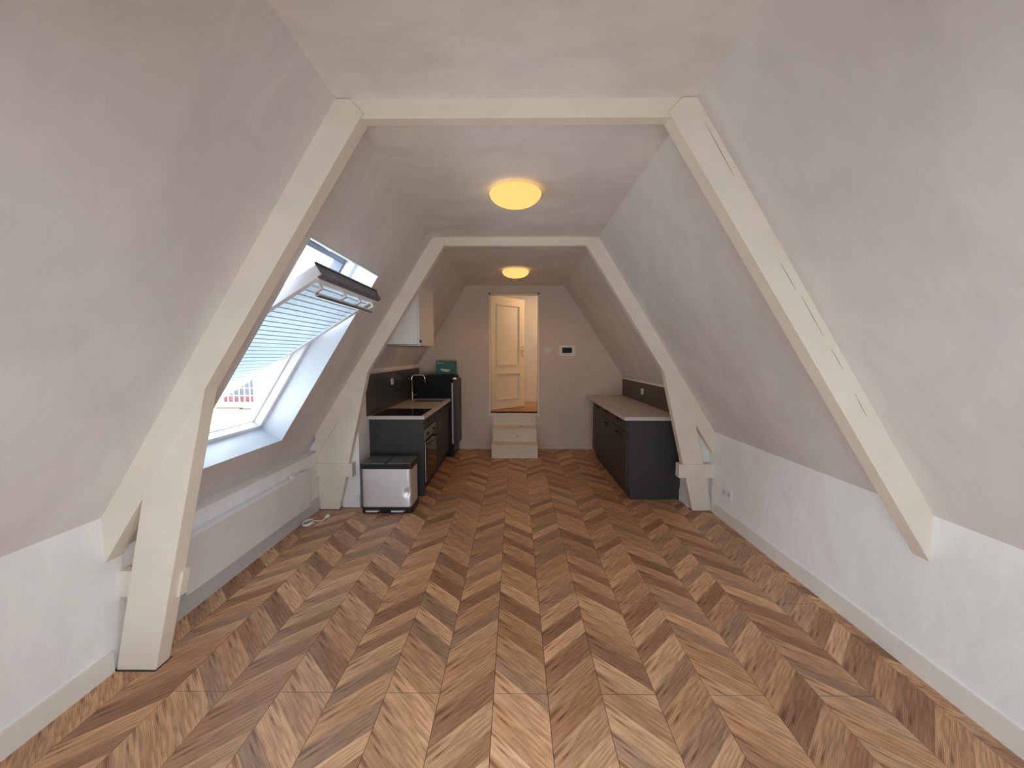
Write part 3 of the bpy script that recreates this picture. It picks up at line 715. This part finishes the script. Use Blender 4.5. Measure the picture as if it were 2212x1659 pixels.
# worktop with a sink cut-out
SK = (-1.435, -1.035, 5.385, 5.745)
wl = link(B((-1.586, -0.980, 4.118, SK[2], ZT, 0.900), (-1.586, -0.980, SK[3], 5.815, ZT, 0.900), (-1.586, SK[0], SK[2], SK[3], ZT, 0.900), (SK[1], -0.980, SK[2], SK[3], ZT, 0.900)), 'worktop', 'top')
props(wl, 'pale stone worktop carrying the hob and the sink', 'worktop')
hb = thing('induction_hob', (-1.28, 4.40, 0.90), 'black glass hob set flat on the worktop above the oven', 'hob')
link(PR(rrect(-1.555, -1.015, 4.135, 4.668, 0.006, 3), 0.9, 0.905, 'z'), 'glass_plate', 'hob', hb, bevel=0.0012)
for x, y, r_ in ((-1.42, 4.28, 0.09), (-1.15, 4.28, 0.07), (-1.42, 4.53, 0.07), (-1.15, 4.53, 0.09)):
    link(lathe(bmesh.new(), [(r_-0.002, 0.9051), (r_-0.002, 0.9054), (r_, 0.9054), (r_, 0.9051)], x, y, 32), 'ring_mark', 'lid', hb)
sk = thing('sink', (-1.235, 5.565, 0.72), 'steel sink basin sunk into the worktop next to the fridge', 'sink')
a, b, c, d = SK; w_ = 0.003
link(B((a+.001, a+.001+w_, c+.001, d-.001, 0.73, 0.9015), (b-.001-w_, b-.001, c+.001, d-.001, 0.73, 0.9015), (a+.004, b-.004, c+.001, c+.004, 0.73, 0.9015), (a+.004, b-.004, d-.004, d-.001, 0.73, 0.9015), (a+.004, b-.004, c+.004, d-.004, 0.73, 0.733)), 'basin', 'sinksteel', sk)
link(lathe(bmesh.new(), [(0, 0.736), (0.035, 0.736), (0.04, 0.7332)], -1.235, 5.565, 24), 'drain', 'chrome', sk, smooth=True)
fc = thing('faucet', (-1.485, 5.53, 0.90), 'tall squared-off chrome tap beside the sink', 'faucet')
link(lathe(bmesh.new(), [(0, 0.9001), (0.026, 0.9001), (0.026, 0.909), (0.020, 0.915), (0.018, 1.02), (0.014, 1.03), (0, 1.03)], -1.485, 5.53, 24), 'base', 'chrome', fc, smooth=True)
pts = [(-1.485, 5.53, 1.02), (-1.485, 5.53, 1.225)]
for i in range(1, 7): a_ = math.pi/2*i/6; pts.append((-1.485+0.045*(1-math.cos(a_)), 5.53, 1.225+0.045*math.sin(a_)))
for i in range(0, 7): a_ = math.pi/2*i/6; pts.append((-1.345+0.045*math.sin(a_), 5.53, 1.225+0.045*math.cos(a_)))
pts.append((-1.298, 5.53, 1.165))
link(tube(bmesh.new(), pts, 0.0115, 12), 'spout', 'chrome', fc, smooth=True)
link(tube(bmesh.new(), [(-1.468, 5.53, 0.985), (-1.44, 5.50, 0.99), (-1.405, 5.46, 0.997)], 0.006, 8), 'lever', 'chrome', fc, smooth=True)
bl = thing('backsplash', (-1.58, 5.0, 0.90), 'dark grey backsplash panels with a white socket behind the hob', 'backsplash')
link(B(-1.587, -1.577, 4.075, 4.985, 0.901, 1.348), 'panel', 'splash', bl); link(B(-1.587, -1.577, 4.987, YB-0.002, 0.901, 1.348), 'panel', 'splash', bl)
link(B(-1.588, -1.572, 3.860, YB-0.001, 1.349, 1.364), 'trim_2', 'endwall', kind='structure', bevel=0.002)
socket(-1.577, 4.92, 1.22, 1, 'white single socket on the dark grey backsplash')
# fridge
fg = thing('fridge', (-1.25, 6.08, 0), 'low dark freestanding fridge between the worktop and the end wall', 'fridge')
link(B(-1.570, -0.965, 5.822, 6.325, 0.03, 1.195), 'body', 'fridge', fg, bevel=0.004)
link(B(-1.575, -0.935, 5.818, 6.328, 1.196, 1.238), 'top_plate', 'fridge', fg, bevel=0.006)
link(B(-0.965, -0.940, 5.828, 6.32, 0.20, 1.14), 'door_gasket', 'rubber', fg, label='pale door gasket')
link(PR(rrect(-0.940, -0.888, 0.16, 1.19, 0.012, 4), 5.82, 6.326, 'y'), 'door', 'fridgedoor', fg)
link(B(-0.965, -0.93, 5.83, 6.32, 0.005, 0.15), 'kick_plate', 'black', fg)
link(B(-0.955, -0.89, 5.825, 5.86, 1.192, 1.218), 'hinge_cover', 'alu', fg, bevel=0.003)
for x in (-1.5, -1.03):
    for y in (5.87, 6.28): link(lathe(bmesh.new(), [(0, 0.0), (0.02, 0.0), (0.02, 0.012), (0.012, 0.015), (0.012, 0.032), (0, 0.032)], x, y, 12), 'foot', 'black', fg)
tb = thing('cardboard_box', (-1.10, 6.20, 1.238), 'teal printed cardboard box standing on the fridge', 'box')
link(B(-1.258, -0.952, 6.15, 6.30, 1.2385, 1.463), 'carton', 'teal', tb, bevel=0.0015)
link(PR([(-1.20, 1.330), (-1.17, 1.340), (-1.10, 1.336), (-1.03, 1.326), (-1.06, 1.298), (-1.09, 1.288), (-1.16, 1.303)], 6.1485, 6.1498), 'printed_picture', 'print', tb, label='pale printed picture')
link(PR([(-1.01, 1.322), (-0.995, 1.338), (-0.98, 1.322), (-0.988, 1.30), (-1.003, 1.30)], 6.1485, 6.1498), 'printed_mark', 'black', tb)
link(B(-1.235, -1.20, 6.1485, 6.1498, 1.388, 1.396), 'printed_line', 'black', tb)
link(B(-1.235, -1.208, 6.1485, 6.1498, 1.352, 1.362), 'printed_line', 'black', tb)
bm = bmesh.new()
for i in range(16):
    a_ = 2*math.pi*i/16; a2 = 2*math.pi*(i+1)/16
    prism(bm, [(-1.222+0.010*math.cos(a_), 1.433+0.012*math.sin(a_)), (-1.222+0.016*math.cos(a_), 1.433+0.018*math.sin(a_)), (-1.222+0.016*math.cos(a2), 1.433+0.018*math.sin(a2)), (-1.222+0.010*math.cos(a2), 1.433+0.012*math.sin(a2))], 6.1485, 6.1498)
bx(bm, -1.198, -1.13, 6.1485, 6.1498, 1.425, 1.431)
link(bm, 'printed_logo', 'print', tb, label='pale printed ring and line')
link(B(-1.165, -0.96, 6.10, 6.148, 1.2385, 1.252), 'flap', 'black', tb)
# wall cabinet with flat hood
wc = thing('wall_cabinet', (-1.2, 4.40, 1.665), 'white wall cabinet cut to the roof slope above the hob', 'cabinet')
zt = lambda x: ZC-(-x-XC)*SL-0.006
link(PR([(-1.018, 1.668), (-1.018, zt(-1.018)), (xs(1.668, -1)+0.006, 1.668)], 4.045, 4.765), 'carcass', 'plastic', wc)
dr = link(B(-1.016, -1.0, 4.047, 4.763, 1.666, zt(-1.0)), 'door', 'plastic', wc, bevel=0.0015)
link(B(-1.0, -0.984, 4.055, 4.075, 1.685, 1.712), 'handle', 'handle', dr, bevel=0.003, label='small black knob')
hd = thing('extractor_hood', (-1.2, 4.4, 1.64), 'slim steel extractor hood under the white wall cabinet', 'extractor hood')
link(B(-1.36, -1.03, 4.11, 4.70, 1.650, 1.666), 'body', 'sinksteel', hd, bevel=0.002)
link(B(-1.03, -1.005, 4.11, 4.70, 1.652, 1.665), 'front_lip', 'alu', hd, bevel=0.002)

# ================================================================= END WALL DEVICES
ic = thing('door_intercom', (0.847, YB, 1.54), 'white door intercom with a dark screen on the end wall', 'intercom')
link(PR(rrect(0.717, 0.976, 1.542, 1.716, 0.008, 4), YB-0.022, YB-0.0005), 'housing', 'plastic', ic, bevel=0.003)
link(B(0.765, 0.923, YB-0.0235, YB-0.021, 1.590, 1.678), 'screen', 'screen', ic)
for i in range(5): link(B(0.79+i*0.024, 0.80+i*0.024, YB-0.024, YB-0.021, 1.563, 1.573), 'button', 'lid', ic)
ls = thing('light_switch', (0.533, YB, 1.585), 'small white light switch beside the doorway', 'switch')
link(PR(rrect(0.484, 0.582, 1.586, 1.672, 0.006, 3), YB-0.010, YB-0.0005), 'cover_plate', 'trim', ls, bevel=0.002)
link(B(0.503, 0.563, YB-0.015, YB-0.009, 1.602, 1.656), 'rocker', 'trim', ls, bevel=0.003)

# ================================================================= PANEL HEATER, CABLE, BIN
ph = thing('panel_heater', (-1.95, 2.85, 0.14), 'long flat white panel heater on the low wall under the skylight', 'heater')
link(B(-1.920, -1.903, 2.140, 3.485, 0.158, 0.482), 'front_panel', 'heater', ph, bevel=0.003)
link(B(-1.983, -1.921, 2.18, 3.45, 0.175, 0.481), 'body', 'heater', ph)
link(B(-1.928, -1.900, 2.140, 3.485, 0.4815, 0.489), 'top_edge', 'winwhite', ph, bevel=0.001, label='top edge whitened for the skylight')  # whiter than the panel, painting the line of skylight along its top
link(B(-1.958, -1.930, 3.27, 3.305, 0.481, 0.503), 'thermostat', 'plastic', ph, bevel=0.003)
cb = thing('power_cable', (-1.905, 3.45, 0), 'white coiled cable with a plug lying below the panel heater', 'cable')
pts = []
for i in range(0, 97):
    a_ = 2*math.pi*i/24; pts.append((-1.905+0.040*math.cos(a_)*(1+0.08*math.sin(i*0.7)), 3.435+0.062*math.sin(a_)*(1+0.06*math.cos(i*0.9)), 0.005+0.006*(i/24.0)))
link(tube(bmesh.new(), pts, 0.0042, 8), 'coil', 'cable', cb, smooth=True)
pts = [(-1.875, 3.475, 0.024), (-1.862, 3.487, 0.012), (-1.835, 3.497, 0.006), (-1.815, 3.508, 0.005), (-1.80, 3.525, 0.008), (-1.795, 3.545, 0.015)]
link(tube(bmesh.new(), pts, 0.0042, 8), 'lead', 'cable', cb, smooth=True)
pg = link(tube(bmesh.new(), [(-1.797, 3.538, 0.016), (-1.795, 3.55, 0.018), (-1.792, 3.565, 0.019), (-1.788, 3.585, 0.019)], [0.007, 0.012, 0.0185, 0.0185], 16), 'plug', 'cable', cb)
link(tube(tube(bmesh.new(), [(-1.796, 3.584, 0.022), (-1.792, 3.604, 0.022)], 0.0024, 8), [(-1.779, 3.587, 0.022), (-1.775, 3.607, 0.022)], 0.0024, 8), 'pins', 'chrome', pg)
ct = lathe(bmesh.new(), [(0.004, -0.006), (0.0065, -0.006), (0.0065, 0.006), (0.004, 0.006)], 0, 0, 10)
for v in ct.verts: v.co = Vector((-1.872+v.co.z*0.4, 3.478+v.co.x*0.4, 0.020+v.co.y*1.8))
link(ct, 'cable_tie', 'black', cb)

bn = thing('pedal_bin', (-1.26, 3.81, 0), 'dented steel pedal bin with two grey lids in front of the kitchen', 'bin')
link(PR(rrect(-1.512, -1.012, 3.69, 3.985, 0.03, 5), 0.002, 0.058, 'z'), 'base', 'black', bn, bevel=0.006)
# steel body with a dent near the front right edge
bm = bmesh.new(); ring = []
outl = rrect(-1.508, -1.022, 3.697, 3.980, 0.035, 6)
fine = []
for i, p in enumerate(outl):
    q = outl[(i+1) % len(outl)]; L = math.hypot(q[0]-p[0], q[1]-p[1]); n = max(1, int(L/0.012))
    for j_ in range(n): fine.append((p[0]+(q[0]-p[0])*j_/n, p[1]+(q[1]-p[1])*j_/n))
NZ = 34
for iz in range(NZ+1):
    z = 0.058+(0.446-0.058)*iz/NZ; row = []
    for (x, y) in fine:
        dx, dy = 0.0, 0.0
        if y < 3.74:
            g1 = math.exp(-(((x+1.062)/0.022)**2+((z-0.205)/0.030)**2)); g2 = math.exp(-(((x+1.05)/0.040)**2+((z-0.22)/0.09)**2))
            dy = 0.014*g1+0.006*g2
            bow = 0.006*math.sin(math.pi*(z-0.058)/0.388)*math.exp(-((x+1.49)/0.05)**2); dy += bow
        row.append(bm.verts.new((x+dx, y+dy, z)))
    ring.append(row)
for a_, b_ in zip(ring, ring[1:]):
    for i in range(len(a_)): bm.faces.new((a_[i], a_[(i+1) % len(a_)], b_[(i+1) % len(a_)], b_[i]))
bm.faces.new(ring[0][::-1]); bm.faces.new(ring[-1])
link(bm, 'steel_body', 'steel', bn, smooth=True, label='dented brushed steel body')
lf = link(PR(rrect(-1.518, -1.008, 3.682, 3.990, 0.022, 5), 0.446, 0.494, 'z'), 'lid_frame', 'black', bn, bevel=0.006)
for x0, x1 in ((-1.506, -1.272), (-1.256, -1.020)):
    link(PR(rrect(x0, x1, 3.692, 3.975, 0.012, 4), 0.488, 0.503, 'z'), 'lid', 'lid', bn, bevel=0.005)
for x0 in (-1.475, -1.225):
    bm = bmesh.new()
    prism(bm, [(x0, 3.692), (x0+0.145, 3.692), (x0+0.130, 3.660), (x0+0.015, 3.660)], 0.022, 0.034, 'z')
    link(bm, 'pedal', 'steel', bn, bevel=0.003)

# ================================================================= HOUSE ACROSS THE COURT (seen through the skylight)
YN = 12.0; KN = YN/835.0
nx = lambda px: (px-1113)*KN
nz = lambda py: 1.55-(py-768)*KN
nb = thing('neighbour_house', (-9, YN, -6), 'white house with pale yellow mouldings and a small paned window outside', 'house')
link(B((-16, nx(474), YN, YN+5, -6, 3.2), (nx(546), -6.0, YN, YN+5, -6, 3.2), (nx(474), nx(546), YN, YN+5, -6, nz(870)), (nx(474), nx(546), YN, YN+5, nz(800), 3.2), (nx(474), nx(546), YN+0.3, YN+5, nz(870), nz(800))), 'wall', 'render', nb)
wf = link(B((nx(543), nx(546), YN-0.03, YN+0.1, nz(870), nz(800)), (nx(473), nx(546), YN-0.05, YN+0.1, nz(872), nz(869.5)), (nx(474), nx(546), YN-0.02, YN+0.1, nz(802), nz(800))), 'window', 'winwhite', nb)
xcols = [474, 484.5, 497, 509.5, 521.3, 533, 543]
zrows = [(869.4, 856), (854.8, 839.8), (838, 820), (818, 802)]
for i in range(6):
    link(B(nx(xcols[i+1])-0.012, nx(xcols[i+1])+0.012, YN+0.01, YN+0.06, nz(869.5), nz(802)), 'glazing_bar', 'winwhite', wf)
    for r_, (za, zb) in enumerate(zrows):
        link(B(nx(xcols[i])+0.012, nx(xcols[i+1])-0.012, YN+0.04, YN+0.05, nz(za), nz(zb)), 'pane', 'curtain' if r_ == 0 else 'bluepane', wf)
for za, zb in ((856, 854.8), (839.8, 838), (820, 818)): link(B(nx(474), nx(543), YN+0.012, YN+0.058, nz(za), nz(zb)), 'glazing_bar', 'winwhite', wf)
link(B(nx(462), nx(552), YN-0.18, YN, nz(878.5), nz(871)), 'sill', 'render', nb)
link(B(nx(462), nx(552), YN-0.20, YN, nz(880), nz(878.8)), 'drip_edge', 'clad', nb)
link(B(nx(400), nx(516), YN-0.14, YN, nz(891), nz(882)), 'cornice', 'yellow', nb)
link(B(nx(515), nx(550), YN-0.12, YN, nz(908), nz(884)), 'cornice', 'yellow', nb)
link(B(nx(457), nx(466), YN-0.10, YN, nz(882), nz(866)), 'pilaster', 'yellow', nb)
link(B(nx(560), nx(640), YN-0.35, YN, nz(810), nz(795)), 'cornice', 'yellow', nb)
link(B(nx(455), nx(640), YN-0.38, YN, nz(812), nz(810.5)), 'drip_edge', 'clad', nb) if False else None
